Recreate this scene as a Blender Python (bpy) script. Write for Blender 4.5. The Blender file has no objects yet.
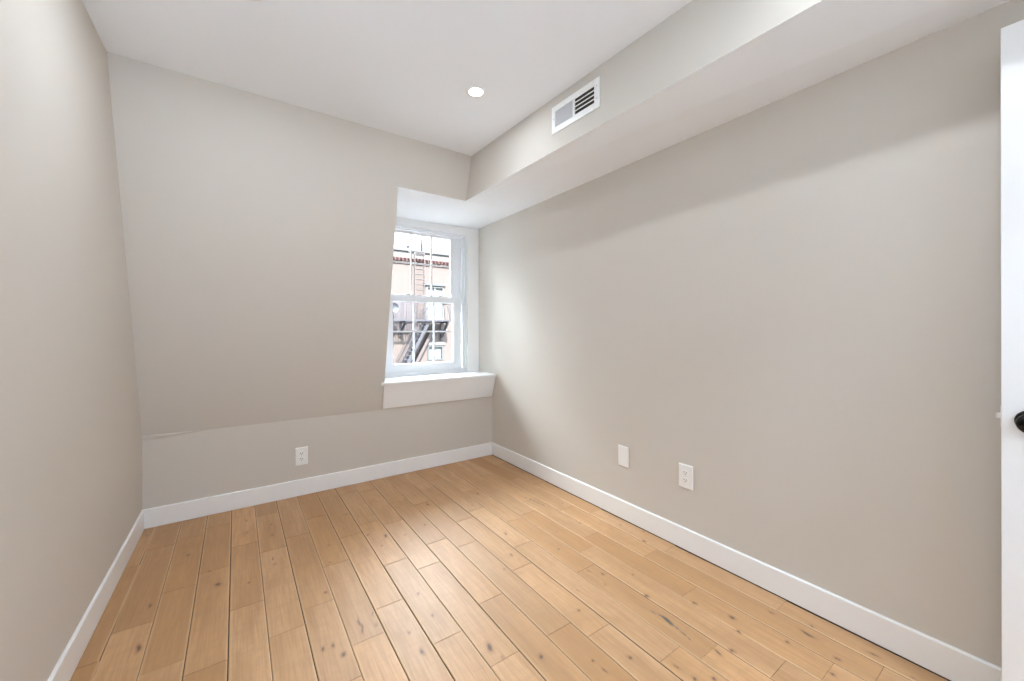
import bpy, bmesh, math, random
from mathutils import Vector, Matrix
random.seed(7)
scene = bpy.context.scene
C = scene.collection

# ------------------------------------------------------------------ camera, sky, sun, exposure
CAM_H = 1.156
cam_d = bpy.data.cameras.new('camera')
cam = bpy.data.objects.new('camera', cam_d); C.objects.link(cam)
YAW = 0.6055
cam.matrix_world = (Matrix.Translation((0, 0, CAM_H)) @ Matrix.Rotation(-YAW, 4, 'Z')
                    @ Matrix.Rotation(math.pi / 2, 4, 'X') @ Matrix.Rotation(-0.0019, 4, 'Z'))
cam_d.sensor_width = 36.0
cam_d.lens = 390.7179 / 1024 * 36.0
cam_d.shift_y = -(340.5 - 330.3557) / 1024
cam_d.clip_start = 0.02
cam_d.clip_end = 300
scene.camera = cam

world = bpy.data.worlds.new('sky'); scene.world = world; world.use_nodes = True
wn = world.node_tree.nodes; wl = world.node_tree.links; wn.clear()
wo = wn.new('ShaderNodeOutputWorld'); wb = wn.new('ShaderNodeBackground')
wb.inputs[0].default_value = (0.87, 0.96, 1.05, 1); SKY_LOW, SKY_HIGH = 3.2, 41.0          # hazy sky: dimmer towards the horizon, bright overhead
wt = wn.new('ShaderNodeTexCoord'); ws = wn.new('ShaderNodeSeparateXYZ'); wm = wn.new('ShaderNodeMapRange')
wm.interpolation_type = 'SMOOTHSTEP'
for i_, v_ in ((1, 0.22), (2, 0.75), (3, SKY_LOW), (4, SKY_HIGH)): wm.inputs[i_].default_value = v_
wl.new(wt.outputs['Generated'], ws.inputs[0]); wl.new(ws.outputs[2], wm.inputs[0]); wl.new(wm.outputs[0], wb.inputs[1])
wl.new(wb.outputs[0], wo.inputs[0])

sun_d = bpy.data.lights.new('sun', 'SUN'); sun_d.energy = 52.0; sun_d.angle = math.radians(0.6); sun_d.color = (1.0, 0.96, 0.93)
sun = bpy.data.objects.new('sun', sun_d); C.objects.link(sun)
sun.rotation_euler = Vector((0.2, 1.0, -1.2)).to_track_quat('-Z', 'Y').to_euler()   # from behind this house onto the facade opposite
sun.location = (0, -3, 8)

scene.view_settings.view_transform = 'Standard'
scene.view_settings.look = 'None'
scene.view_settings.gamma = 1
scene.view_settings.use_curve_mapping = False
scene.view_settings.exposure = 0.53
scene.cycles.max_bounces = 14
scene.cycles.diffuse_bounces = 10
scene.cycles.sample_clamp_indirect = 25
scene.cycles.use_denoising = True

FILL_W = 12.0       # added unseen fill behind the camera, aimed up at the ceiling
HALL_W = 25.0        # unseen hall lamp, added to send fill through the doorway

# ------------------------------------------------------------------ measures (metres; z = 0 floor)
XL0, XL1 = -0.4775, -0.5057       # left wall at floor / at ceiling (it leans a little)
XR = 1.9203
YB, YC = 3.1012, 2.5246           # knee wall / top of the slope
ZK, ZC = 0.5355, 2.4354           # knee joint / ceiling
ZS = 2.156                        # bulkhead underside at the right wall
YW = 3.36                         # window wall inside the dormer
YN = -0.70                        # near wall behind the camera
XA0, XA1 = 0.9045, 0.8752         # left edge of the dormer opening at sill / at its top
def slope_y(z): return YB + (YC - YB) * (z - ZK) / (ZC - ZK)
def soff_x(y): return 1.3912 + (YC - y) * 0.0290
def soff_z(y): return 2.1304 + (2.6175 - y) * 0.0121

# ------------------------------------------------------------------ materials
def mat(name, col, rough=0.6, metal=0.0, spec=0.5, build=None):
    m = bpy.data.materials.new(name); m.use_nodes = True
    nt = m.node_tree; b = nt.nodes['Principled BSDF']
    b.inputs['Base Color'].default_value = (*col, 1); b.inputs['Roughness'].default_value = rough
    b.inputs['Metallic'].default_value = metal; b.inputs['Specular IOR Level'].default_value = spec
    if build: build(nt, b, col)
    return m
def N(nt, t, **kw):
    n = nt.nodes.new(t)
    for k, v in kw.items(): setattr(n, k, v)
    return n
def paint(amount=0.02, bump=0.02, scale=220.0):
    """rolled paint: faint orange-peel bump and the slightest cloudy tone change"""
    def f(nt, b, col):
        L = nt.links
        tc = N(nt, 'ShaderNodeTexCoord')
        n1 = N(nt, 'ShaderNodeTexNoise'); n1.inputs['Scale'].default_value = scale; n1.inputs['Detail'].default_value = 3
        n2 = N(nt, 'ShaderNodeTexNoise'); n2.inputs['Scale'].default_value = 1.7; n2.inputs['Detail'].default_value = 2
        L.new(tc.outputs['Object'], n1.inputs['Vector']); L.new(tc.outputs['Object'], n2.inputs['Vector'])
        bp = N(nt, 'ShaderNodeBump'); bp.inputs['Strength'].default_value = bump; bp.inputs['Distance'].default_value = 0.002
        L.new(n1.outputs[0], bp.inputs['Height']); L.new(bp.outputs[0], b.inputs['Normal'])
        mx = N(nt, 'ShaderNodeMix', data_type='RGBA')
        mx.inputs[6].default_value = (*[c * (1 - amount) for c in col], 1)
        mx.inputs[7].default_value = (*[min(1, c * (1 + amount)) for c in col], 1)
        L.new(n2.outputs[0], mx.inputs[0]); L.new(mx.outputs[2], b.inputs['Base Color'])
    return f
GREIGE = (0.625, 0.582, 0.523)
M = {}
M['wall'] = mat('greige_wall_paint', GREIGE, 0.75, spec=0.3, build=paint(0.015, 0.05))
M['white'] = mat('white_ceiling_paint', (0.905, 0.935, 0.97), 0.85, spec=0.2, build=paint(0.01, 0.05))
M['trim'] = mat('white_trim_paint', (0.86, 0.86, 0.85), 0.35, spec=0.5, build=paint(0.008, 0.02, 90))
M['vinyl'] = mat('white_window_vinyl', (0.80, 0.81, 0.83), 0.3, build=paint(0.008, 0.01, 60))
M['plate'] = mat('white_cover_plate_plastic', (0.86, 0.86, 0.84), 0.3, build=paint(0.005, 0.01, 60))
M['slot'] = mat('dark_slot', (0.05, 0.045, 0.04), 0.8, build=paint(0.1, 0.01))
M['screw'] = mat('painted_screw', (0.62, 0.62, 0.60), 0.4, build=paint(0.05, 0.02))
M['black'] = mat('black_knob_metal', (0.012, 0.011, 0.011), 0.22, 0.6, build=paint(0.2, 0.01))
M['chrome'] = mat('satin_nickel', (0.88, 0.87, 0.86), 0.38, 0.75, build=paint(0.05, 0.02))
M['duct'] = mat('dark_duct', (0.035, 0.033, 0.03), 0.9, build=paint(0.2, 0.02))
M['damper'] = mat('grey_damper_blade', (0.30, 0.30, 0.30), 0.5, 0.3, build=paint(0.05, 0.02))
M['sub'] = mat('dark_subfloor', (0.07, 0.045, 0.025), 0.9, build=paint(0.2, 0.02))

def emis(name, col, s):
    m = bpy.data.materials.new(name); m.use_nodes = True; nt = m.node_tree; nt.nodes.clear()
    e = N(nt, 'ShaderNodeEmission'); e.inputs[0].default_value = (*col, 1); e.inputs[1].default_value = s
    o = N(nt, 'ShaderNodeOutputMaterial'); nt.links.new(e.outputs[0], o.inputs[0]); return m
M['lens'] = emis('lit_lens', (1, 0.97, 0.92), 12)

def glass_mat():
    m = bpy.data.materials.new('window_glass'); m.use_nodes = True; nt = m.node_tree; nt.nodes.clear()
    t = N(nt, 'ShaderNodeBsdfTransparent'); t.inputs[0].default_value = (0.97, 0.985, 0.98, 1)
    g = N(nt, 'ShaderNodeBsdfGlossy'); g.inputs['Roughness'].default_value = 0.02
    fr = N(nt, 'ShaderNodeFresnel'); fr.inputs[0].default_value = 1.25
    mx = N(nt, 'ShaderNodeMixShader'); o = N(nt, 'ShaderNodeOutputMaterial')
    nt.links.new(fr.outputs[0], mx.inputs[0]); nt.links.new(t.outputs[0], mx.inputs[1]); nt.links.new(g.outputs[0], mx.inputs[2])
    nt.links.new(mx.outputs[0], o.inputs[0]); return m
M['glass'] = glass_mat()

def wood_mat():
    m = bpy.data.materials.new('scraped_oak_planks'); m.use_nodes = True; nt = m.node_tree; L = nt.links
    b = nt.nodes['Principled BSDF']
    def math_(op, a, c, clamp=False):
        n = N(nt, 'ShaderNodeMath', operation=op, use_clamp=clamp)
        for i, v in enumerate((a, c)):
            if v is None: continue
            if hasattr(v, 'is_output'): L.new(v, n.inputs[i])
            else: n.inputs[i].default_value = v
        return n.outputs[0]
    def mixc(fac, a, c, blend='MIX'):
        n = N(nt, 'ShaderNodeMix', data_type='RGBA', blend_type=blend)
        for i, v in ((0, fac), (6, a), (7, c)):
            if hasattr(v, 'is_output'): L.new(v, n.inputs[i])
            elif i == 0: n.inputs[i].default_value = v
            else: n.inputs[i].default_value = (*v, 1)
        return n.outputs[2]
    tc = N(nt, 'ShaderNodeTexCoord')
    at = N(nt, 'ShaderNodeAttribute', attribute_name='plank')     # r, g, b random per plank
    kn = N(nt, 'ShaderNodeAttribute', attribute_name='mark')      # r knot, g split, b worn edge
    sa = N(nt, 'ShaderNodeSeparateColor'); L.new(at.outputs['Color'], sa.inputs[0])
    sk = N(nt, 'ShaderNodeSeparateColor'); L.new(kn.outputs['Color'], sk.inputs[0])
    off = N(nt, 'ShaderNodeVectorMath', operation='MULTIPLY_ADD')
    L.new(at.outputs['Color'], off.inputs[0]); off.inputs[1].default_value = (17, 23, 31); L.new(tc.outputs['Object'], off.inputs[2])
    def noise(sx, sy, scale, det, rough=0.5, dist=0.0, src=None):
        mp = N(nt, 'ShaderNodeMapping'); mp.inputs['Scale'].default_value = (sx, sy, 1)
        L.new(src or off.outputs[0], mp.inputs['Vector'])
        n = N(nt, 'ShaderNodeTexNoise'); n.inputs['Scale'].default_value = scale
        n.inputs['Detail'].default_value = det; n.inputs['Roughness'].default_value = rough; n.inputs['Distortion'].default_value = dist
        L.new(mp.outputs[0], n.inputs['Vector']); return n.outputs[0]
    big = noise(1, 0.22, 9, 3, 0.5, 0.6)          # broad figure along the board
    fine = noise(1, 0.035, 150, 4, 0.6)           # fine grain
    scrape = noise(0.35, 1, 38, 2, 0.5, 0.3)      # hand-scraped chatter across the board
    base = mixc(sa.outputs[0], (0.485, 0.257, 0.103), (0.67, 0.380, 0.182))
    base = mixc(math_('MULTIPLY', sa.outputs[1], 0.45), base, (0.62, 0.41, 0.25))
    def ramp(v, lo, hi):
        n = N(nt, 'ShaderNodeMapRange'); n.clamp = True; n.inputs[1].default_value = lo; n.inputs[2].default_value = hi
        L.new(v, n.inputs[0]); return n.outputs[0]
    base = mixc(math_('MULTIPLY', ramp(big, 0.38, 0.70), 0.58), base, (0.42, 0.225, 0.095))
    mid = noise(1, 0.10, 34, 4, 0.62, 1.2)
    base = mixc(math_('MULTIPLY', ramp(mid, 0.46, 0.74), 0.34), base, (0.36, 0.19, 0.085))
    base = mixc(math_('MULTIPLY', ramp(fine, 0.42, 0.72), 0.42), base, (0.35, 0.20, 0.09))
    base = mixc(math_('MULTIPLY', ramp(scrape, 0.45, 0.75), 0.22), base, (0.40, 0.24, 0.12))
    base = mixc(math_('MULTIPLY', sk.outputs[2], 0.28), base, (0.86, 0.64, 0.40))
    halo = ramp(sk.outputs[0], 0.05, 0.5); core = ramp(sk.outputs[0], 0.45, 0.85)
    base = mixc(math_('MULTIPLY', halo, 0.58), base, (0.34, 0.17, 0.075))
    base = mixc(math_('MULTIPLY', core, 0.85), base, (0.085, 0.06, 0.045))
    base = mixc(math_('MULTIPLY', ramp(sk.outputs[1], 0.25, 0.7), 0.85), base, (0.10, 0.105, 0.10))
    L.new(base, b.inputs['Base Color'])
    b.inputs['Roughness'].default_value = 0.50
    b.inputs['Specular IOR Level'].default_value = 0.62
    hgt = math_('ADD', math_('MULTIPLY', scrape, 0.6), math_('MULTIPLY', fine, 0.25))
    bp = N(nt, 'ShaderNodeBump'); bp.inputs['Strength'].default_value = 0.26; bp.inputs['Distance'].default_value = 0.004
    L.new(hgt, bp.inputs['Height']); L.new(bp.outputs[0], b.inputs['Normal'])
    return m
M['wood'] = wood_mat()

def brick_mat(name, c1, c2, mortar):
    def f(nt, b, col):
        L = nt.links; tc = N(nt, 'ShaderNodeTexCoord'); mp = N(nt, 'ShaderNodeMapping')
        mp.inputs['Rotation'].default_value = (math.pi / 2, 0, 0)
        br = N(nt, 'ShaderNodeTexBrick'); br.inputs['Scale'].default_value = 1.0
        br.inputs['Color1'].default_value = (*c1, 1); br.inputs['Color2'].default_value = (*c2, 1); br.inputs['Mortar'].default_value = (*mortar, 1)
        br.inputs['Brick Width'].default_value = 0.21; br.inputs['Row Height'].default_value = 0.075; br.inputs['Mortar Size'].default_value = 0.008
        L.new(tc.outputs['Object'], mp.inputs[0]); L.new(mp.outputs[0], br.inputs[0]); L.new(br.outputs[0], b.inputs['Base Color'])
    return f
M['brick'] = mat('peach_brick', (0.1588, 0.0992, 0.0794), 0.9, spec=0.1, build=brick_mat('b', (0.0365, 0.0290, 0.0266), (0.0387, 0.0316, 0.0293), (0.0387, 0.0337, 0.0325)))
M['stone'] = mat('pale_stone', (0.0489, 0.0451, 0.0438), 0.85, spec=0.1, build=paint(0.04, 0.05, 40))
M['cornice'] = mat('terracotta_cornice', (0.0370, 0.0210, 0.0200), 0.8, spec=0.1, build=paint(0.08, 0.05, 40))
M['coping'] = mat('grey_coping_metal', (0.0119, 0.0123, 0.0139), 0.6, 0.1, build=paint(0.05, 0.02))
M['iron'] = mat('dark_painted_iron', (0.0044, 0.0041, 0.0076), 0.6, 0.1, build=paint(0.1, 0.02))
M['rust'] = mat('red_oxide_iron', (0.0152, 0.0097, 0.0097), 0.7, 0.0, build=paint(0.1, 0.02))
M['tread'] = mat('blue_grey_steel_tread', (0.0119, 0.0143, 0.0194), 0.6, 0.0, build=paint(0.1, 0.02))
M['mauve'] = mat('mauve_shade_panel', (0.0118, 0.0080, 0.0100), 0.8, 0.0, build=paint(0.1, 0.02))  # colour of shaded brick, put into a panel
M['greyframe'] = mat('grey_green_window_frame', (0.0099, 0.0119, 0.0136), 0.6, build=paint(0.05, 0.02))
M['pale'] = mat('pale_blind', (0.0376, 0.0407, 0.0407), 0.7, build=paint(0.03, 0.02))
M['dish'] = mat('grey_dish', (0.0045, 0.0062, 0.0092), 0.5, build=paint(0.05, 0.02))
M['asphalt'] = mat('sunlit_pale_paving', (0.0699, 0.0699, 0.0721), 0.9, build=paint(0.2, 0.2, 30))

# ------------------------------------------------------------------ mesh helpers
def box(bm, x0, x1, y0, y1, z0, z1, mi=0):
    x0, x1 = sorted((x0, x1)); y0, y1 = sorted((y0, y1)); z0, z1 = sorted((z0, z1))
    v = [bm.verts.new(p) for p in ((x0,y0,z0),(x1,y0,z0),(x1,y1,z0),(x0,y1,z0),(x0,y0,z1),(x1,y0,z1),(x1,y1,z1),(x0,y1,z1))]
    fs = [bm.faces.new([v[i] for i in q]) for q in ((3,2,1,0),(4,5,6,7),(0,1,5,4),(1,2,6,5),(2,3,7,6),(3,0,4,7))]
    for f in fs: f.material_index = mi
    return v
def hexa(bm, pts, mi=0):
    """box from 8 given corners: 4 of one side, then the 4 matching ones of the other"""
    v = [bm.verts.new(p) for p in pts]
    for q in ((3,2,1,0),(4,5,6,7),(0,1,5,4),(1,2,6,5),(2,3,7,6),(3,0,4,7)):
        f = bm.faces.new([v[i] for i in q]); f.material_index = mi
    return v
def bar(bm, a, b, w, h=None, n=4, mi=0):
    """straight bar (n = 4) or rod between two points"""
    a = Vector(a); b = Vector(b); h = h or w; d = (b - a).normalized()
    up = Vector((0, 0, 1)) if abs(d.z) < 0.95 else Vector((0, 1, 0))
    s = d.cross(up).normalized(); t = s.cross(d).normalized(); r = []
    for p in (a, b):
        ring = []
        for i in range(n):
            an = 2 * math.pi * (i + (0.5 if n == 4 else 0)) / n
            k = math.sqrt(2) if n == 4 else 1
            ring.append(bm.verts.new(p + s * math.cos(an) * w / 2 * k + t * math.sin(an) * h / 2 * k))
        r.append(ring)
    for i in range(n):
        j = (i + 1) % n
        f = bm.faces.new((r[0][i], r[0][j], r[1][j], r[1][i])); f.material_index = mi; f.smooth = n > 4
    bm.faces.new(r[0][::-1]).material_index = mi; bm.faces.new(r[1]).material_index = mi
def lathe(bm, prof, n=32, axis='Z', o=(0, 0, 0), mi=0):
    """prof: (radius, height) pairs; revolved about the axis through o"""
    def P(r, h, a):
        c, s = r * math.cos(a), r * math.sin(a)
        p = {'Z': (c, s, h), 'Y': (c, h, s), 'X': (h, c, s)}[axis]
        return (p[0] + o[0], p[1] + o[1], p[2] + o[2])
    rings = []
    for r, h in prof:
        if r < 1e-6: rings.append([bm.verts.new(P(0, h, 0))])
        else: rings.append([bm.verts.new(P(r, h, 2 * math.pi * i / n)) for i in range(n)])
    for A, B in zip(rings, rings[1:]):
        for i in range(n):
            j = (i + 1) % n
            q = [A[i % len(A)], A[j % len(A)], B[j % len(B)], B[i % len(B)]]
            u = []
            for v in q:
                if v not in u: u.append(v)
            if len(u) > 2:
                f = bm.faces.new(u); f.smooth = True; f.material_index = mi
def prism(bm, pts, d, mi=0):
    """extrude the polygon pts by vector d"""
    a = [bm.verts.new(p) for p in pts]; b = [bm.verts.new(Vector(p) + Vector(d)) for p in pts]
    bm.faces.new(a[::-1]).material_index = mi; bm.faces.new(b).material_index = mi
    for i in range(len(pts)):
        j = (i + 1) % len(pts); bm.faces.new((a[i], a[j], b[j], b[i])).material_index = mi
def link(name, bm, mats, parent=None, bevel=0.0, origin=None, seg=2):
    bmesh.ops.recalc_face_normals(bm, faces=bm.faces)
    me = bpy.data.meshes.new(name)
    if origin is not None: bmesh.ops.translate(bm, verts=bm.verts, vec=-Vector(origin))
    bm.to_mesh(me); bm.free()
    for m in (mats if isinstance(mats, (list, tuple)) else [mats]): me.materials.append(m)
    o = bpy.data.objects.new(name, me); C.objects.link(o)
    if origin is not None: o.location = origin
    if parent: o.parent = parent; 
    if parent and origin is not None: o.location = origin
    if bevel:
        md = o.modifiers.new('bevel', 'BEVEL'); md.width = bevel; md.segments = seg; md.limit_method = 'ANGLE'; md.angle_limit = math.radians(40)
    return o
def B(): return bmesh.new()
def structure(o, label=None, cat=None):
    o['kind'] = 'structure'
    if label: o['label'] = label
    if cat: o['category'] = cat
    return o
def thing(name, label, cat, loc=(0, 0, 0), group=None, rot=(0, 0, 0)):
    o = bpy.data.objects.new(name, None); C.objects.link(o); o.location = loc; o.rotation_euler = rot
    o.empty_display_size = 0.1
    o['label'] = label; o['category'] = cat
    if group: o['group'] = group
    return o

# ------------------------------------------------------------------ floor: 12 cm boards laid towards the window wall
TILT = 0.009
def seam(k, y): return -0.299 + 0.1228 * k + TILT * (3.1 - y)
JOINTS = {-2: [1.951, 2.638], -1: [2.098, 2.789], 0: [2.293], 1: [2.374], 2: [1.99, 2.566], 3: [1.73, 2.42, 2.899],
          4: [1.366, 1.821, 2.506], 5: [1.513, 2.096, 2.686], 6: [1.653, 2.335], 7: [1.349, 1.94, 2.424], 8: [1.816],
          9: [1.438], 10: [1.14, 1.879], 11: [1.05, 1.545, 2.132], 12: [0.827, 1.704], 13: [1.358], 14: [0.58, 1.473],
          15: [0.975, 1.563], 16: [0.377, 1.262], 17: [0.706, 1.75]}
# knots and splits: x, y, size, shape (0 round, larger = longer along the grain)
KNOTS = [(-0.367,2.996,1,0),(-0.445,2.994,1,0),(-0.226,2.608,1.3,0),(-0.091,2.23,2,0),(-0.32,2.221,1,2),(-0.311,1.948,1.4,2),(0.026,2.876,1,0),(0.021,2.707,0.8,0),(0.147,2.738,1,0),(0.144,2.592,1.2,0),(0.132,2.32,0.7,3),(0.136,2.262,1,0),(0.026,2.164,0.9,0),(0.54,2.617,1.2,0),(0.662,2.213,1,2),(0.584,2.285,1,0),(0.305,1.889,1.3,0),(0.384,2.296,0.9,0),(0.363,2.123,0.8,0),(0.277,1.554,1,1),(0.244,1.558,1,1),(0.383,1.607,1.2,5),(0.3,1.49,1.6,0),(0.399,2.687,0.8,0),(-0.127,2.376,0.8,0),(0.439,1.638,0.6,3),(1.017,2.455,1.3,2),(0.665,2.22,1.2,1),(0.619,2.128,0.9,0),(0.758,2.164,0.9,0),(0.892,2.208,1,1),(1.004,2.648,0.8,0),(1.137,2.555,0.9,0),(1.371,2.414,1.2,1),(1.393,2.34,0.8,0),(1.25,2.273,1,0),(1.628,2.094,0.8,8),(1.763,1.96,0.8,0),(1.713,1.869,0.8,0),(1.666,1.694,0.8,0),(1.849,1.541,1,0),(1.898,1.416,0.8,1),(1.815,1.35,1.5,0),(1.377,1.558,1,0),(1.49,1.701,0.8,0),(1.233,1.847,1,1),(1.138,1.657,1,1),(0.635,1.646,0.8,1),(0.434,1.567,1,0),(0.381,1.565,0.8,3),(0.638,1.488,0.8,1),(0.534,1.341,1.3,1),(0.523,1.455,0.8,1),(0.743,1.22,1.8,1),(0.755,1.156,0.9,0),(0.871,1.081,1.6,0),(1.228,1.261,0.8,0),(1.14,1.171,1,0),(1.409,1.28,1.3,0),(1.37,1.334,0.8,2),(1.521,1.195,0.9,0),(1.45,1.065,1.6,0),(1.397,0.932,1.4,1),(1.578,0.921,1.4,0),(1.124,0.899,1.3,0),(1.006,0.964,0.9,0),(1.014,0.914,0.8,2),(1.229,0.782,0.8,2),(1.235,0.721,1.3,0),(1.043,1.579,0.8,0),(1.358,1.222,0.9,0),(1.622,0.789,1.8,0),(1.454,0.707,1.4,0),(1.829,0.591,1,0),(1.846,0.413,1,2),(1.283,0.684,1.3,0),(1.626,0.468,1.2,0)]
SPLITS = [((1.386, 0.996), (1.397, 0.937), 0.0032), ((1.397, 0.937), (1.376, 0.819), 0.0026), ((1.396, 0.954), (1.386, 0.907), 0.0055), ((1.612, 2.19), (1.645, 1.99), 0.0025)]
_rk = random.Random(3)
for _ in range(60):                                   # boards outside the photograph
    KNOTS.append((_rk.uniform(-0.45, 1.9), _rk.uniform(-0.65, 0.75), _rk.uniform(0.7, 1.5), _rk.choice((0, 0, 1, 2))))
def mark_at(x, y, near):
    kn = 0.0; sp = 0.0
    for (kx, ky, s, l) in near:
        a = 0.0060 * s * (1 - 0.06 * min(l, 6)); b = 0.0064 * s * (1.15 + 0.85 * l)
        d = ((x - kx + 0.003 * math.sin(90 * y)) / a) ** 2 + ((y - ky) / b) ** 2
        if d < 9: kn = max(kn, math.exp(-d * 0.8))
    for (p, q, w) in SPLITS:
        px, py = x - p[0], y - p[1]; dx, dy = q[0] - p[0], q[1] - p[1]
        t = max(0, min(1, (px * dx + py * dy) / (dx * dx + dy * dy)))
        d = math.hypot(px - t * dx, py - t * dy)
        if d < w * 3: sp = max(sp, math.exp(-(d / w) ** 2))
    return kn, sp
def build_floor():
    verts, faces, fm, plank, mark = [], [], [], [], []
    rnd = random.Random(11)
    Y0, Y1, XA, XB = YN - 0.02, YB + 0.006, XL0 - 0.004, XR - 0.006
    for k in range(-2, 19):
        js = list(JOINTS.get(k, []))
        js.sort()
        while js and js[0] - 0.6 > Y0 or not js:
            js.insert(0, (js[0] if js else 1.3) - rnd.uniform(0.48, 0.68))
        full = [js[0]]
        for j in js[1:]:
            while j - full[-1] > 0.95: full.append(full[-1] + (j - full[-1]) / (2 if j - full[-1] < 1.5 else 3))
            full.append(j)
        while full[-1] < Y1 - 0.68: full.append(full[-1] + rnd.uniform(0.5, 0.64))
        ends = [Y0] + [j for j in full if Y0 + 0.05 < j < Y1 - 0.03] + [Y1]
        gl, gr = 0.0007 + 0.0009 * ((k * 7) % 5) / 4, 0.0007 + 0.0009 * (((k + 1) * 7) % 5) / 4
        for ya, yb in zip(ends, ends[1:]):
            ya += 0.0004; yb -= 0.0004
            xa_c = max(seam(k, ya) + gl, XA); xb_c = min(seam(k + 1, ya) - gr, XB)
            if xb_c - xa_c < 0.004: continue
            col = (rnd.random(), rnd.random(), rnd.random(), 1)
            nx = max(3, int((xb_c - xa_c) / 0.0062)); ny = max(4, int((yb - ya) / 0.0115))
            near = [q for q in KNOTS if seam(k, q[1]) - 0.01 < q[0] < seam(k + 1, q[1]) + 0.01 and ya - 0.06 < q[1] < yb + 0.06]
            xs = [0, 0.0028] + [0.0028 + (xb_c - xa_c - 0.0056) * i / nx for i in range(1, nx)] + [xb_c - xa_c - 0.0028, xb_c - xa_c]
            ys = [ya, ya + 0.0022] + [ya + 0.0022 + (yb - ya - 0.0044) * i / ny for i in range(1, ny)] + [yb - 0.0022, yb]
            base = len(verts); W = len(xs)
            lift = rnd.uniform(-0.0004, 0.0004)
            for jy, y in enumerate(ys):
                x0 = max(seam(k, y) + gl, XA)
                for ix, dx in enumerate(xs):
                    edge = ix in (0, W - 1); end = jy in (0, len(ys) - 1)
                    x = min(x0 + dx, XB)
                    verts.append((x, y, lift - (0.0022 if edge else 0) - (0.0012 if end else 0)))
                    kn, sp = mark_at(x, y, near)
                    ed = 1.0 if ix < 2 or ix > W - 3 else 0.0
                    mark.append((kn, sp, ed * (0.35 + 0.65 * abs(math.sin(y * 2.3 + k * 1.7))), 1)); plank.append(col)
            for jy in range(len(ys) - 1):
                for ix in range(W - 1):
                    a = base + jy * W + ix
                    faces.append((a, a + 1, a + W + 1, a + W)); fm.append(0)
    b0 = len(verts)                                     # the dark underlay seen in the gaps
    verts += [(XL0 - 0.1, Y0 - 0.05, -0.006), (XR + 0.1, Y0 - 0.05, -0.006), (XR + 0.1, Y1 + 0.1, -0.006), (XL0 - 0.1, Y1 + 0.1, -0.006)]
    verts += [(x, y, -0.08) for x, y, z in verts[-4:]]
    for q in ((0,1,2,3),(7,6,5,4),(0,4,5,1),(1,5,6,2),(2,6,7,3),(3,7,4,0)): faces.append(tuple(b0 + i for i in q)); fm.append(1)
    plank += [(0, 0, 0, 1)] * 8; mark += [(0, 0, 0, 1)] * 8
    me = bpy.data.meshes.new('floor'); me.from_pydata(verts, [], faces); me.update()
    for nm, data in (('plank', plank), ('mark', mark)):
        at = me.attributes.new(nm, 'FLOAT_COLOR', 'POINT'); at.data.foreach_set('color', [c for v in data for c in v])
    me.materials.append(M['wood']); me.materials.append(M['sub'])
    me.polygons.foreach_set('material_index', fm)
    o = bpy.data.objects.new('floor', me); C.objects.link(o); structure(o)
build_floor()

# ------------------------------------------------------------------ room shell
T = 0.10
bm = B(); box(bm, XL0 - 0.3, XR + 0.3, YN - 0.2, YB + 0.6, ZC, ZC + 0.12); structure(link('ceiling', bm, M['white']))
bm = B()                                                # left wall, leaning slightly outwards
prism(bm, [(XL0, YN - 0.1, 0), (XL0, YN - 0.1, ZK), (XL1, YN - 0.1, ZC), (XL0 - T, YN - 0.1, ZC), (XL0 - T, YN - 0.1, 0)], (0, 3.7 - YN, 0))
structure(link('wall_left', bm, M['wall']))
bm = B(); box(bm, XR, XR + T, YN - 0.1, 3.62, 0, ZC); structure(link('wall_right', bm, M['wall']))

bm = B()                                                # knee wall and the sloping wall with the dormer opening
box(bm, XL0 - 0.02, XR, YB, YB + 0.09, 0, ZK, 0)
def sp(x, z, d=0.0): return (x, slope_y(z) + d, z)
def slab(bm, quad, d, mi): hexa(bm, [sp(x, z) for x, z in quad] + [sp(x, z, d) for x, z in quad], mi)
slab(bm, [(XL0 - 0.04, ZK), (0.909, ZK), (XA1, ZS - 0.012), (XL0 - 0.04, ZS - 0.012)], 0.10, 0)
slab(bm, [(XL0 - 0.04, ZS - 0.012), (XA1, ZS - 0.012), (XA1, ZC), (XL0 - 0.04, ZC)], 0.10, 0)
SX = 1.40
hexa(bm, [sp(XA1, 2.1315), sp(SX, 2.1315), sp(SX, ZC), sp(XA1, ZC), sp(XA1, 2.1315, 0.10), sp(SX, 2.1315, 0.10), sp(SX, ZC, 0.10), sp(XA1, ZC, 0.10)], 0)
slab(bm, [(0.909, ZK), (XR, ZK), (XR, 0.735), (0.903, 0.735)], 0.10, 0)
# the little uneven lip of joint compound where the slope meets the knee wall, left end
hexa(bm, [(XL0 - 0.01, YB - 0.013, ZK - 0.011), (-0.19, YB - 0.001, ZK - 0.001), (-0.19, YB + 0.01, ZK - 0.001), (XL0 - 0.01, YB + 0.01, ZK - 0.012),
          (XL0 - 0.01, YB - 0.011, ZK + 0.009), (-0.19, YB - 0.003, ZK + 0.003), (-0.19, YB + 0.01, ZK + 0.003), (XL0 - 0.01, YB + 0.01, ZK + 0.012)], 0)
structure(link('wall_back', bm, M['wall']))

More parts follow.
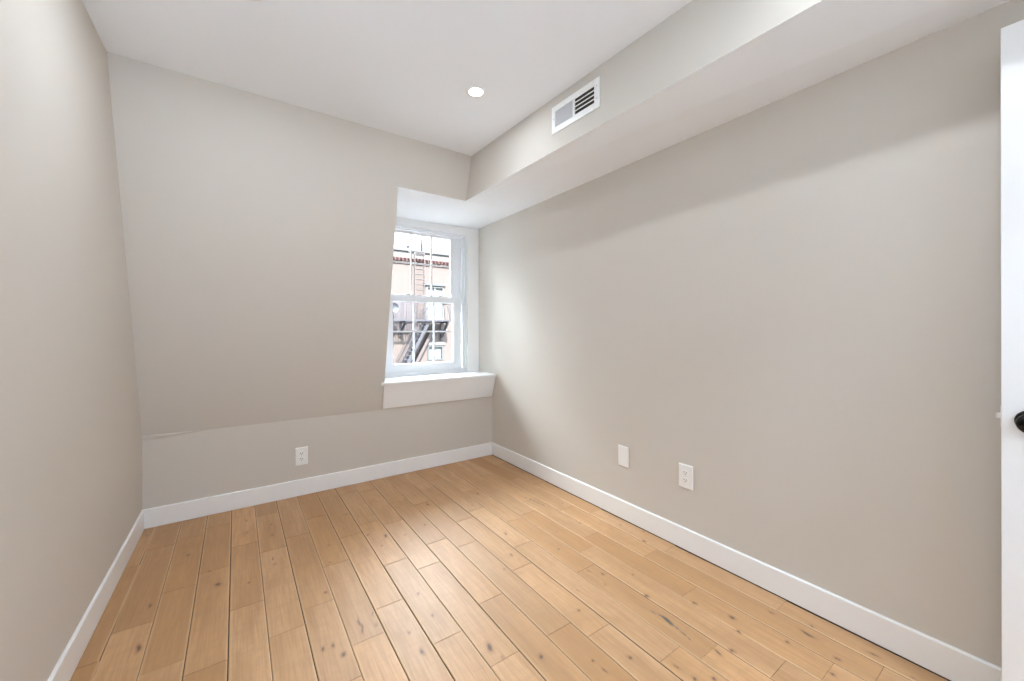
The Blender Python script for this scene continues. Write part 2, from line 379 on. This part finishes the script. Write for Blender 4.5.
bm = B()                                                # bulkhead along the right wall; runs on as the dormer's ceiling
y0, y1 = YN - 0.1, slope_y(2.13) - 0.0
for (ya, yb) in ((y0, y1),):
    hexa(bm, [(soff_x(ya), ya, soff_z(ya)), (XR + 0.02, ya, ZS), (XR + 0.02, yb, ZS), (soff_x(yb), yb, soff_z(yb)),
              (soff_x(ya), ya, ZC), (XR + 0.02, ya, ZC), (XR + 0.02, yb, ZC), (soff_x(yb), yb, ZC)], 0)
for f in bm.faces:
    f.normal_update()
bmesh.ops.recalc_face_normals(bm, faces=bm.faces)
for f in bm.faces:
    f.material_index = 1 if f.normal.z < -0.5 else 0
structure(link('wall_bulkhead', bm, [M['wall'], M['white']]))
bm = B()                                                # white dormer: ceiling and left reveal
yf = slope_y(2.13)
hexa(bm, [(XA1 - 0.03, yf, 2.1293), (soff_x(yf), yf, 2.1293), (soff_x(yf), YW + 0.02, 2.142), (XA1 - 0.03, YW + 0.02, 2.142),
          (XA1 - 0.03, yf, 2.24), (soff_x(yf), yf, 2.24), (soff_x(yf), YW + 0.02, 2.24), (XA1 - 0.03, YW + 0.02, 2.24)])
hexa(bm, [(soff_x(yf), yf, 2.1293), (XR + 0.02, yf, ZS), (XR + 0.02, YW + 0.02, ZS - 0.002), (soff_x(yf), YW + 0.02, 2.142),
          (soff_x(yf), yf, 2.24), (XR + 0.02, yf, 2.24), (XR + 0.02, YW + 0.02, 2.24), (soff_x(yf), YW + 0.02, 2.24)])
hexa(bm, [sp(0.9085, 0.6, 0.003), sp(XA1 + 0.001, 2.14, 0.003), (XA1 + 0.001, YW + 0.02, 2.14), (0.9085, YW + 0.02, 0.6),
          sp(0.80, 0.6, 0.02), sp(0.80, 2.14, 0.02), (0.80, YW + 0.02, 2.14), (0.80, YW + 0.02, 0.6)])
structure(link('ceiling_dormer', bm, M['white']))
bm = B()                                                # window wall with its opening (frame outside 0.955..1.80, 0.75..2.085)
WX0, WX1, WZ0, WZ1 = 0.962, 1.797, 0.74, 2.078
box(bm, -0.7, WX0, YW, YW + 0.14, 0, 2.55); box(bm, WX1, XR + 0.12, YW, YW + 0.14, 0, 2.55)
box(bm, WX0, WX1, YW, YW + 0.14, 0, WZ0); box(bm, WX0, WX1, YW, YW + 0.14, WZ1, 2.55)
structure(link('wall_window', bm, M['white']))
bm = B()                                                # near wall behind the camera, with the doorway
DX0, DX1 = 1.03, 1.79
box(bm, XL0 - T, DX0 - 0.02, YN - 0.12, YN, 0, ZC); box(bm, DX1 + 0.02, XR + T, YN - 0.12, YN, 0, ZC); box(bm, DX0 - 0.02, DX1 + 0.02, YN - 0.12, YN, 2.05, ZC)
structure(link('wall_near', bm, M['wall']))
bm = B()                                                # hall beyond the doorway
HX0, HX1, HY = 0.3, 2.6, -2.3
box(bm, HX0, HX1, HY, YN - 0.12, -0.08, 0.0, 1)
box(bm, HX0, HX1, HY, YN - 0.12, ZC, ZC + 0.1, 0)
box(bm, HX0 - 0.1, HX0, HY, YN - 0.12, 0, ZC); box(bm, HX1, HX1 + 0.1, HY, YN - 0.12, 0, ZC); box(bm, HX0, HX1, HY - 0.1, HY, 0, ZC)
structure(link('wall_hall', bm, [M['white'], M['sub']]))

# baseboards: flat board with an eased top edge, a hair above the boards
BH = 0.1146; BT = 0.011
def baseboard(name, a, b, nrm, z0=0.003):
    bm = B(); a = Vector(a); b = Vector(b); n = Vector(nrm)
    prof = [(0, z0), (BT, z0), (BT, BH - 0.004), (BT - 0.003, BH - 0.0008), (BT - 0.005, BH), (0, BH)]
    r = [[bm.verts.new((p.x + n.x * t, p.y + n.y * t, z)) for t, z in prof] for p in (a, b)]
    for i in range(6):
        j = (i + 1) % 6; bm.faces.new((r[0][i], r[0][j], r[1][j], r[1][i]))
    bm.faces.new(r[0][::-1]); bm.faces.new(r[1])
    return structure(link(name, bm, M['trim']))
baseboard('baseboard_back', (XL0 - 0.003, YB, 0), (XR, YB, 0), (0, -1, 0))
baseboard('baseboard_left', (XL0 - 0.001, YN, 0), (XL0 - 0.001, YB, 0), (1, 0, 0))
baseboard('baseboard_right', (XR, YN, 0), (XR, YB, 0), (-1, 0, 0), 0.006)
baseboard('baseboard_near', (XL0, YN, 0), (DX0 - 0.07, YN, 0), (0, 1, 0))

# door casing round the doorway behind the camera
bm = B()
box(bm, DX0 - 0.07, DX0, YN, YN + 0.015, 0, 2.12); box(bm, DX1, DX1 + 0.07, YN, YN + 0.015, 0, 2.12); box(bm, DX0, DX1, YN, YN + 0.015, 2.04, 2.12)
box(bm, DX0 - 0.02, DX0, YN - 0.12, YN, 0, 2.05); box(bm, DX1, DX1 + 0.02, YN - 0.12, YN, 0, 2.05); box(bm, DX0, DX1, YN - 0.12, YN, 2.03, 2.05)
structure(link('trim_2', bm, M['trim'], bevel=0.002))

# ------------------------------------------------------------------ window casing, stool and apron
bm = B()                                                # casing boards on the window wall
CY = YW - 0.012
box(bm, WX1 + 0.0, XR, CY, YW + 0.01, 0.75, 2.15)       # wide flat board to the right
box(bm, 0.895, WX0, CY, YW + 0.01, 0.75, 2.14)
box(bm, 0.885, WX1 + 0.001, CY, YW + 0.01, WZ1 - 0.002, 2.145)
structure(link('trim_1', bm, M['trim'], bevel=0.002))

stool_root = thing('window_sill', 'white wooden window stool and apron under the dormer window', 'window sill', (1.4, 3.05, 0.73))
def off(bm, o): bmesh.ops.translate(bm, verts=bm.verts, vec=-Vector(o))
bm = B()
box(bm, 0.879, 0.92, 3.016, 3.046, 0.7325, 0.757); box(bm, 0.906, XR - 0.0005, 3.016, CY - 0.0005, 0.7325, 0.757)
bmesh.ops.remove_doubles(bm, verts=bm.verts, dist=1e-5)
off(bm, stool_root.location)
link('sill_board', bm, M['trim'], stool_root, bevel=0.006, seg=3)
bm = B()
def ap(x, z, d): return (x, slope_y(z) + d, z)
hexa(bm, [ap(0.909, 0.5455, -0.014), ap(XR - 0.012, 0.5455, -0.014), ap(XR - 0.004, 0.7325, -0.014), ap(0.899, 0.7325, -0.014),
          ap(0.909, 0.5455, -0.0005), ap(XR - 0.012, 0.5455, -0.0005), ap(XR - 0.004, 0.7325, -0.0005), ap(0.899, 0.7325, -0.0005)])
off(bm, stool_root.location)
link('apron', bm, M['trim'], stool_root, bevel=0.0015)

# ------------------------------------------------------------------ double-hung window, six panes over six
win = thing('window_1', 'white double-hung dormer window with six panes over six', 'window', (1.38, YW, 0.75)); win['kind'] = 'structure'
def wpart(name, bm, m, parent=win, bevel=0.0):
    off(bm, win.location if parent is win else win.location)
    return link(name, bm, m, parent, bevel)
bm = B()                                                # outer vinyl frame: stepped jambs, head, sloping sill
def ring(bm, x0, x1, z0, z1, wL, wR, wB, wT, ya, yb):
    box(bm, x0, x0 + wL, ya, yb, z0, z1); box(bm, x1 - wR, x1, ya, yb, z0, z1)
    box(bm, x0 + wL, x1 - wR, ya, yb, z0, z0 + wB); box(bm, x0 + wL, x1 - wR, ya, yb, z1 - wT, z1)
ring(bm, WX0, WX1, WZ0, WZ1, 0.022, 0.022, 0.045, 0.018, YW + 0.004, YW + 0.13)
ring(bm, WX0 + 0.022, WX1 - 0.022, WZ0 + 0.045, WZ1 - 0.018, 0.012, 0.012, 0.016, 0.012, YW + 0.030, YW + 0.125)
ring(bm, WX0 + 0.034, WX1 - 0.034, WZ0 + 0.061, WZ1 - 0.030, 0.010, 0.010, 0.012, 0.010, YW + 0.074, YW + 0.125)
wpart('window_frame', bm, M['vinyl'], bevel=0.0015)
def sash(name, x0, x1, z0, z1, gx0, gx1, gz0, gz1, ya, yb, mx, mz):
    yg = (ya + yb) / 2
    bm = B(); ring(bm, x0, x1, z0, z1, gx0 - x0, x1 - gx1, gz0 - z0, z1 - gz1, ya, yb)
    s = wpart(name, bm, M['vinyl'], bevel=0.002)
    bm = B()
    for x in mx: box(bm, x - 0.0072, x + 0.0072, yg - 0.005, yg + 0.005, gz0 - 0.001, gz1 + 0.001)
    for z in mz: box(bm, gx0 - 0.001, gx1 + 0.001, yg - 0.0045, yg + 0.0045, z - 0.0072, z + 0.0072)
    wpart('muntin_grid', bm, M['vinyl'], s)
    bm = B(); box(bm, gx0 - 0.004, gx1 + 0.004, yg - 0.0015, yg + 0.0015, gz0 - 0.004, gz1 + 0.004)
    wpart('glass', bm, M['glass'], s)
    return s
low = sash('lower_sash', 1.006, 1.752, 0.801, 1.472, 1.088, 1.667, 0.861, 1.416, YW + 0.034, YW + 0.066, (1.281, 1.474), (1.147,))
upp = sash('upper_sash', 1.006, 1.752, 1.430, 2.056, 1.088, 1.660, 1.474, 2.034 + 0.0, YW + 0.078, YW + 0.106, (1.272, 1.469), (1.772,))
for x in (1.225, 1.540):
    bm = B(); lathe(bm, [(0, 0), (0.016, 0), (0.016, 0.006), (0.011, 0.012), (0, 0.013)], 16, 'Z', (x, YW + 0.045, 1.4725))
    box(bm, x - 0.004, x + 0.026, YW + 0.036, YW + 0.044, 1.476, 1.484)
    wpart('sash_lock', bm, M['screw'], low, 0.001)

# ------------------------------------------------------------------ downlights (real lamps) and added fill lights
def downlight(x, y, label, w):
    t = thing('recessed_downlight', label, 'ceiling light', (x, y, ZC), 'recessed ceiling downlights')
    bm = B(); lathe(bm, [(0.037, 0.001), (0.037, -0.0035), (0.041, -0.0045), (0.050, -0.004), (0.055, -0.002), (0.056, 0.0005)], 48)
    link('trim_ring', bm, M['trim'], t)
    bm = B(); lathe(bm, [(0.0, -0.0028), (0.030, -0.0028), (0.037, -0.0024)], 48); link('lens', bm, M['lens'], t)
    ld = bpy.data.lights.new('downlight_lamp', 'AREA'); ld.shape = 'DISK'; ld.size = 0.074; ld.energy = w; ld.color = (0.90, 1.0, 1.12)
    lo = bpy.data.objects.new('downlight_lamp', ld); C.objects.link(lo); lo.location = (0, 0, -0.006); lo.parent = t
    return t
downlight(1.034, 1.829, 'round white recessed downlight glowing in the ceiling beside the bulkhead', 2.1)
downlight(0.02, 1.76, 'recessed ceiling downlight nearest the left wall and the sloping wall', 4.0)
downlight(1.10, 0.20, 'recessed ceiling downlight nearest the open white door', 4.0)
downlight(0.02, 0.20, 'recessed ceiling downlight at the left, above the near end of the floor', 1.0)
hall = thing('hall_fill', 'unseen round ceiling light added as fill in the hall beyond the doorway', 'ceiling light', (1.4, -1.4, ZC))
bm = B(); lathe(bm, [(0, -0.03), (0.14, -0.03), (0.155, -0.02), (0.155, 0)], 40); link('hall_fill_diffuser', bm, M['lens'], hall)
ld = bpy.data.lights.new('hall_fill_lamp', 'AREA'); ld.shape = 'DISK'; ld.size = 0.28; ld.energy = HALL_W; ld.color = (0.78, 0.98, 1.24)  # fill lamp added in the unseen hall
lo = bpy.data.objects.new('hall_fill_lamp', ld); C.objects.link(lo); lo.location = (0, 0, -0.034); lo.parent = hall
# added fill light behind the camera, aimed up to brighten the ceiling
fd = bpy.data.lights.new('ceiling_fill', 'AREA'); fd.shape = 'DISK'; fd.size = 0.25; fd.energy = FILL_W; fd.color = (0.75, 1.0, 1.27)
fo = bpy.data.objects.new('ceiling_fill', fd); C.objects.link(fo); fo.location = (-0.2, -0.3, 1.6); fo.rotation_euler = (math.radians(138), 0, 0.35)
# sky portal in the window opening
pd = bpy.data.lights.new('window_daylight', 'AREA'); pd.shape = 'RECTANGLE'; pd.size = 0.75; pd.size_y = 1.28; pd.cycles.is_portal = True
po = bpy.data.objects.new('window_daylight', pd); C.objects.link(po); po.location = (1.38, YW + 0.135, 1.42); po.rotation_euler = (-math.pi / 2, 0, 0)

# ------------------------------------------------------------------ air register on the bulkhead
VY0, VY1, VZ0, VZ1 = 1.308, 1.650, 2.2340, 2.3835
ang = math.atan(0.0290)                                  # the bulkhead face is not quite parallel to the wall
vent = thing('air_register', 'white rectangular air register with open louvres on the bulkhead', 'vent', (soff_x(1.48), 1.48, 2.3128), rot=(0, 0, ang))
def L(y): return y - 1.48
def Lz(z): return z - 2.3128
bm = B()
iy0, iy1, iz0, iz1 = 1.343, 1.622, 2.2660, 2.3525
ym = 1.4795
box(bm, -0.006, 0, L(VY0), L(iy0), Lz(VZ0), Lz(VZ1)); box(bm, -0.006, 0, L(iy1), L(VY1), Lz(VZ0), Lz(VZ1))
box(bm, -0.006, 0, L(iy0), L(iy1), Lz(VZ0), Lz(iz0)); box(bm, -0.006, 0, L(iy0), L(iy1), Lz(iz1), Lz(VZ1))
link('register_frame', bm, M['plate'], vent, bevel=0.003)
bm = B(); box(bm, -0.0055, 0.0, L(ym - 0.005), L(ym + 0.009), Lz(iz0), Lz(iz1)); link('mullion', bm, M['plate'], vent)
bm = B(); box(bm, -0.0012, 0.0, L(iy0), L(iy1), Lz(iz0), Lz(iz1)); link('duct', bm, M['duct'], vent)
bm = B()
n = 4
for i in range(n + 1):                                   # open louvres on the near half
    z = Lz(iz0) + (iz1 - iz0) * (i + 0.0) / n
    hexa(bm, [(-0.0052, L(iy0), z - 0.0025), (-0.0052, L(ym - 0.005), z - 0.0025), (-0.001, L(ym - 0.005), z - 0.001), (-0.001, L(iy0), z - 0.001),
              (-0.0052, L(iy0), z + 0.0025), (-0.0052, L(ym - 0.005), z + 0.0025), (-0.001, L(ym - 0.005), z + 0.005), (-0.001, L(iy0), z + 0.005)])
link('louvre_bank', bm, M['plate'], vent)
bm = B()
for i in range(16):                                      # closed fine louvres on the far half
    z0 = Lz(iz0) + (iz1 - iz0) * i / 16; z1 = Lz(iz0) + (iz1 - iz0) * (i + 0.92) / 16
    hexa(bm, [(-0.0030, L(ym + 0.009), z0), (-0.0030, L(iy1), z0), (-0.0012, L(iy1), z0), (-0.0012, L(ym + 0.009), z0),
              (-0.0021, L(ym + 0.009), z1), (-0.0021, L(iy1), z1), (-0.0012, L(iy1), z1), (-0.0012, L(ym + 0.009), z1)])
link('louvre_bank', bm, mat('light_grey_louvre', (0.55, 0.55, 0.56), 0.5, build=paint(0.03, 0.02)), vent)
for (y, z) in ((VY0 + 0.017, 2.345), (VY0 + 0.017, 2.283), (VY1 - 0.015, 2.315)):
    bm = B(); lathe(bm, [(0, -0.0085), (0.003, -0.008), (0.0045, -0.006)], 12, 'X', (0, L(y), Lz(z))); link('screw', bm, M['screw'], vent)

# ------------------------------------------------------------------ outlets and blank plate (built facing -Y, 0.079 x 0.124)
def cover(name, label, loc, rz, kind, group=None):
    t = thing(name, label, 'outlet' if kind != 'blank' else 'cover plate', loc, group, rot=(0, 0, rz))
    w, h = 0.0795, 0.1245
    bm = B(); v = box(bm, -w / 2, w / 2, -0.0065, 0, -h / 2, h / 2)
    for q in v:
        if q.co.y < -0.001: q.co.x *= 0.94; q.co.z *= 0.96
    link('cover_plate', bm, M['plate'], t, bevel=0.0012)
    if kind == 'blank':
        for z in (-0.042, 0.042):
            bm = B(); lathe(bm, [(0, -0.0076), (0.0026, -0.0074), (0.0032, -0.0064)], 12, 'Y', (0, 0, z)); link('screw', bm, M['plate'], t)
        return t
    for zc in (-0.0195, 0.0195):
        pts = []
        for i in range(28):
            a = 2 * math.pi * i / 28
            pts.append((0.0172 * math.cos(a), -0.006, zc + max(-0.0135, min(0.0135, 0.0172 * math.sin(a)))))
        bm = B(); prism(bm, pts, (0, -0.0022, 0))
        f = link('receptacle_face', bm, M['plate'], t, bevel=0.0004)
        for (a, b, c_) in ((-0.0080, -0.0055, 0.0085), (0.0050, 0.0078, 0.0078)):
            bm = B(); box(bm, a, b, -0.0085, -0.0078, zc - 0.001, zc + c_); link('slot', bm, M['slot'], f)
        bm = B(); lathe(bm, [(0, -0.0085), (0.0028, -0.0085), (0.0028, -0.0078)], 12, 'Y', (0, 0, zc - 0.0065)); link('slot', bm, M['slot'], f)
    for z in ((0,) if kind == 'duplex' else (-0.048, 0.048)):
        bm = B(); lathe(bm, [(0, -0.0078), (0.0024, -0.0075), (0.003, -0.0064)], 12, 'Y', (0, 0, z)); link('screw', bm, M['screw'], t)
    return t
cover('wall_outlet', 'white duplex outlet on the low wall under the sloping wall', (0.3453, YB, 0.2758), 0, 'duplex', 'white power outlets')
cover('wall_outlet', 'white outlet on the right wall, nearer the door than the blank plate', (XR, 1.1686, 0.3870), -math.pi / 2, 'duplex', 'white power outlets')
cover('blank_plate', 'plain white blank cover plate on the right wall', (XR, 1.5767, 0.3856), -math.pi / 2, 'blank')

# ------------------------------------------------------------------ door leaf, opened flat along the right wall
DFX, DTH = 1.800, 0.035
LY1, LY0 = 0.1238, YN + 0.022
door = thing('door_1', 'white panelled door standing open along the right wall', 'door', (DFX, LY0, 0)); door['kind'] = 'structure'
bm = B()
Z0, Z1, LW = 0.012, 2.0234, LY1 - LY0
def fr(bm, y0, y1, z0, z1, x0=0.0, x1=DTH): box(bm, x0, x1, y0, y1, z0, z1)
st = 0.115
panels = [(0.24, 0.80), (0.98, 1.88)]
fr(bm, 0, st, Z0, Z1); fr(bm, LW - st, LW, Z0, Z1)
zs = [Z0] + [z for p in panels for z in p] + [Z1]
for i in range(0, len(zs), 2): fr(bm, st, LW - st, zs[i], zs[i + 1])
link('leaf', bm, M['trim'], door, bevel=0.0015)
for (a, b) in panels:
    bm = B(); fr(bm, st, LW - st, a, b, 0.008, DTH - 0.008)
    hexa(bm, [(0.008, st + 0.03, a + 0.03), (0.008, LW - st - 0.03, a + 0.03), (0.008, LW - st - 0.03, b - 0.03), (0.008, st + 0.03, b - 0.03),
              (0.002, st + 0.055, a + 0.055), (0.002, LW - st - 0.055, a + 0.055), (0.002, LW - st - 0.055, b - 0.055), (0.002, st + 0.055, b - 0.055)])
    link('door_panel', bm, M['trim'], door)
KZ = 0.8990; KY = LW - 0.0565
bm = B(); lathe(bm, [(0, 0.0), (0.0, 0.0)], 8) if False else None
lathe(bm, [(0.0, -0.003), (0.033, -0.003), (0.0335, -0.0045), (0.031, -0.0075), (0.026, -0.009), (0.016, -0.010), (0.0125, -0.013), (0.0115, -0.026),
           (0.015, -0.031), (0.024, -0.036), (0.0285, -0.043), (0.0290, -0.050), (0.0265, -0.057), (0.019, -0.062), (0.008, -0.0645), (0, -0.065)], 40, 'X', (0.003, KY, KZ))
link('door_knob', bm, M['black'], door)
bm = B()
lathe(bm, [(0.0, 0.003), (0.033, 0.003), (0.031, 0.0075), (0.016, 0.010), (0.0115, 0.026), (0.024, 0.036), (0.029, 0.050), (0.019, 0.060), (0, 0.063)], 40, 'X', (DTH - 0.003, KY, KZ))
link('door_knob', bm, M['black'], door)
bm = B(); box(bm, DTH / 2 - 0.0125, DTH / 2 + 0.0125, LW, LW + 0.0015, KZ - 0.024, KZ + 0.036)
p = link('latch_plate', bm, M['chrome'], door)
bm = B(); prism(bm, [(DTH / 2 - 0.0085, LW + 0.0015, KZ + 0.000), (DTH / 2 - 0.0085, LW + 0.0105, KZ + 0.000), (DTH / 2 - 0.002, LW + 0.0105, KZ + 0.000), (DTH / 2 + 0.0085, LW + 0.002, KZ + 0.000)], (0, 0, 0.014))
link('latch_bolt', bm, M['chrome'], p, bevel=0.001)
for z in (0.22, 1.02, 1.82):
    bm = B(); bar(bm, (DTH / 2 - 0.002 - DTH/2 - 0.004, -0.004, z - 0.045), (-0.006, -0.004, z + 0.045), 0.011, n=14)
    box(bm, -0.004, 0.0, -0.002, 0.028, z - 0.044, z + 0.044); link('hinge', bm, M['black'], door)

# ------------------------------------------------------------------ across the street
FY = 20.0
bld = thing('brick_building', 'peach brick building with cornice and parapet seen through the window', 'building', (9, FY, -8))
def bp(name, bm, m, parent=bld, bevel=0): off(bm, (9, FY, -8)); return link(name, bm, m, parent, bevel)
bm = B()
holes = [(8.22, 9.22, 1.75, 3.55), (8.28, 9.19, -0.47, 0.33), (5.0, 6.0, -0.47, 0.33)]
xs = sorted({-8, 26, *[h[0] for h in holes], *[h[1] for h in holes]}); zs = sorted({-8, 4.72, *[h[2] for h in holes], *[h[3] for h in holes]})
for i in range(len(xs) - 1):
    for j in range(len(zs) - 1):
        cx_, cz_ = (xs[i] + xs[i + 1]) / 2, (zs[j] + zs[j + 1]) / 2
        if any(h[0] < cx_ < h[1] and h[2] < cz_ < h[3] for h in holes): continue
        box(bm, xs[i], xs[i + 1], FY, FY + 0.35, zs[j], zs[j + 1])
bmesh.ops.remove_doubles(bm, verts=bm.verts, dist=1e-4)
bp('wall', bm, M['brick'])
bm = B(); box(bm, -8, 26, FY + 0.06, FY + 0.4, 4.90, 5.34); bp('parapet', bm, M['stone'])
bm = B(); box(bm, -8, 26, FY - 0.02, FY + 0.45, 5.34, 5.43); bp('coping', bm, M['coping'])
bm = B(); box(bm, -8, 26, FY - 0.10, FY + 0.4, 4.80, 4.90); box(bm, -8, 26, FY - 0.05, FY + 0.4, 4.66, 4.73)
x = 3.0
while x < 14:
    box(bm, x, x + 0.13, FY - 0.08, FY, 4.73, 4.80); x += 0.24
for i in range(60):
    lathe(bm, [(0, -0.12), (0.06, -0.12), (0.06, 0.1)], 8, 'Y', (3.0 + i * 0.2, FY - 0.08, 4.93))
bp('cornice', bm, M['cornice'])
bm = B(); box(bm, -8, 26, FY + 0.4, FY + 12, 4.7, 4.9); bp('roof', bm, M['stone'])
def bwin(x0, x1, z0, z1, fm_, fw, door=False):
    bm = B(); ring(bm, x0, x1, z0, z1, fw, fw, fw, fw, FY - 0.03, FY + 0.15)
    if door: box(bm, (x0 + x1) / 2 - 0.04, (x0 + x1) / 2 + 0.04, FY, FY + 0.1, z0, z1)
    f = bp('window', bm, fm_)
    bm = B(); box(bm, x0 + fw, x1 - fw, FY + 0.08, FY + 0.10, z0 + fw, z1 - fw); bp('pane', bm, M['pale'], f)
bwin(8.22, 9.22, 1.75, 3.55, M['pale'], 0.06, True)
bwin(8.28, 9.19, -0.47, 0.33, M['greyframe'], 0.085)
bwin(5.0, 6.0, -0.47, 0.33, M['greyframe'], 0.085)
bm = B(); box(bm, 8.08, 9.30, FY - 0.10, FY + 0.05, 3.60, 3.73); bp('lintel', bm, M['coping'])
bm = B(); box(bm, 8.2, 9.3, FY - 0.06, FY + 0.05, 0.35, 0.55); bp('lintel', bm, M['stone'])
bm = B(); bar(bm, (8.04, FY + 0.2, 5.35), (8.04, FY + 0.2, 6.75), 0.13, n=12); bar(bm, (8.04, FY + 0.2, 6.75), (8.04, FY + 0.2, 6.82), 0.2, n=12); bp('vent_pipe', bm, M['tread'])
bm = B(); box(bm, 7.20, 7.42, FY + 0.1, FY + 0.4, 5.40, 5.52); lathe(bm, [(0.09, 5.5), (0.09, 5.62), (0.13, 5.64), (0, 5.70)], 12, 'Z', (7.3, FY + 0.25, 0)); bp('roof_vent', bm, M['tread'])

# fire escape: balcony, rail, stair, ladder
fe = thing('fire_escape', 'dark iron fire escape balcony with stair and ladder on the peach brick building', 'fire escape', (7.5, FY, 1.7))
def fp(name, bm, m, parent=fe): off(bm, (7.5, FY, 1.7)); return link(name, bm, m, parent)
PX0, PX1, PY = 2.6, 9.22, 19.0
bm = B(); box(bm, PX0, PX1, PY, PY + 0.05, 1.64, 1.72); box(bm, PX0, PX1, FY - 0.06, FY - 0.001, 1.64, 1.70)
x = PX0
while x < PX1:
    if not 7.35 < x < 7.95: box(bm, x, x + (0.04 if x < 7.4 else 0.08), PY + 0.05, FY - 0.14, 1.665, 1.69)
    x += 0.13 if x < 7.4 else 0.085
box(bm, PX1 - 0.05, PX1, PY, FY - 0.001, 1.64, 1.72)
fp('balcony_deck', bm, M['iron'])
bm = B()
bar(bm, (PX0, PY + 0.03, 2.59), (PX1, PY + 0.03, 2.59), 0.055); bar(bm, (PX1 - 0.03, PY + 0.03, 2.59), (PX1 - 0.03, FY, 2.59), 0.055)
bar(bm, (PX0, PY + 0.03, 2.13), (7.60, PY + 0.03, 2.13), 0.025)
for x in (3.0, 4.2, 5.4, 6.61, 7.35, 7.81, 9.16): bar(bm, (x, PY + 0.03, 1.70), (x, PY + 0.03, 2.59), 0.030)
x = 5.5
while x < 9.1:
    bar(bm, (x, PY + 0.03, 1.70), (x, PY + 0.03, 2.13 if x < 7.6 else 2.59), 0.010); x += 0.14
bar(bm, (9.0, PY + 0.03, 2.55), (9.16, PY + 0.03, 1.75), 0.03)
fp('railing', bm, M['iron'])
for x, zb in ((6.75, 0.95), (9.07, 0.72)):              # brackets back to the wall
    bm = B(); bar(bm, (x, PY + 0.05, 1.60), (x, FY, 1.60), 0.09, 0.09); bar(bm, (x, PY + 0.12, 1.58), (x, FY - 0.02, zb), 0.09, 0.09); bar(bm, (x, FY - 0.05, zb - 0.1), (x, FY - 0.05, 1.66), 0.12, 0.09)
    fp('bracket', bm, M['iron'])
bm = B(); box(bm, 4.0, 7.62, FY - 0.12, FY - 0.06, 1.14, 2.95)  # mauve sheet standing in for shade behind the rail and under the deck
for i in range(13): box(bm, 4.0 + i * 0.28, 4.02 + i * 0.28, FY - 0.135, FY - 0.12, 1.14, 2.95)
fp('shade_panel', bm, M['mauve'])
def flight(y0, y1, top, bot, mr, mt, rails=True):
    (xt, zt), (xb, zb) = top, bot
    for y in (y0, y1):
        bm = B(); bar(bm, (xt, y, zt), (xb, y, zb), 0.03, 0.16)
        fp('stringer', bm, mr)
        if rails:
            bm = B(); bar(bm, (xt, y, zt + 0.85), (xb, y, zb + 0.85), 0.03); bar(bm, (xt, y, zt + 0.45), (xb, y, zb + 0.45), 0.02)
            for t in (0.05, 0.5, 0.95):
                x = xt + (xb - xt) * t; z = zt + (zb - zt) * t; bar(bm, (x, y, z), (x, y, z + 0.86), 0.025)
            fp('handrail', bm, mr)
    n = int((zt - zb) / 0.21)
    for i in range(n):
        t = (i + 0.5) / n; x = xt + (xb - xt) * t; z = zt + (zb - zt) * t
        bm = B(); box(bm, x - 0.12, x + 0.12, y0, y1, z - 0.015, z + 0.015); fp('tread', bm, mt)
flight(19.15, 19.75, (8.05, 1.68), (6.45, -1.3), M['iron'], M['tread'])
flight(19.78, 19.95, (8.45, 1.10), (7.15, -1.3), M['rust'], M['rust'], False)
bm = B()                                                # ladder to the roof with goose-neck rails
for x in (7.50, 8.03):
    bar(bm, (x, FY - 0.22, 1.72), (x, FY - 0.22, 6.0), 0.035); bar(bm, (x, FY - 0.22, 6.0), (x, FY + 0.25, 6.05), 0.035); bar(bm, (x, FY + 0.25, 6.05), (x, FY + 0.25, 5.40), 0.035)
z = 1.95
while z < 5.9: bar(bm, (7.50, FY - 0.22, z), (8.03, FY - 0.22, z), 0.036); z += 0.275
fp('ladder', bm, M['rust'])
dish = thing('satellite_dish', 'small grey satellite dish on the left of the fire escape balcony', 'satellite dish', (6.13, PY, 1.72))
bm = B(); lathe(bm, [(0.0, 0.05), (0.12, 0.035), (0.22, 0.0), (0.235, -0.02), (0.22, 0.01), (0.12, 0.05), (0, 0.065)], 24, 'Y', (0.02, 0.0, 0.56)); o = link('reflector', bm, M['dish'], dish)
bm = B(); bar(bm, (0, 0.06, 0.003), (0.02, 0.06, 0.5), 0.05, n=10); bar(bm, (0.02, 0.06, 0.5), (0.02, 0.03, 0.56), 0.05, n=10); link('mast', bm, M['dish'], dish)
bm = B(); bar(bm, (0.02, -0.02, 0.36), (0.02, -0.30, 0.46), 0.025, n=8); lathe(bm, [(0, -0.06), (0.03, -0.05), (0.04, 0.03), (0, 0.04)], 12, 'Y', (0.02, -0.32, 0.47)); link('feed_arm', bm, M['tread'], dish)
bm = B(); box(bm, -10, 28, 4.2, FY + 0.3, -8.2, -8.0); structure(link('street', bm, M['asphalt']))
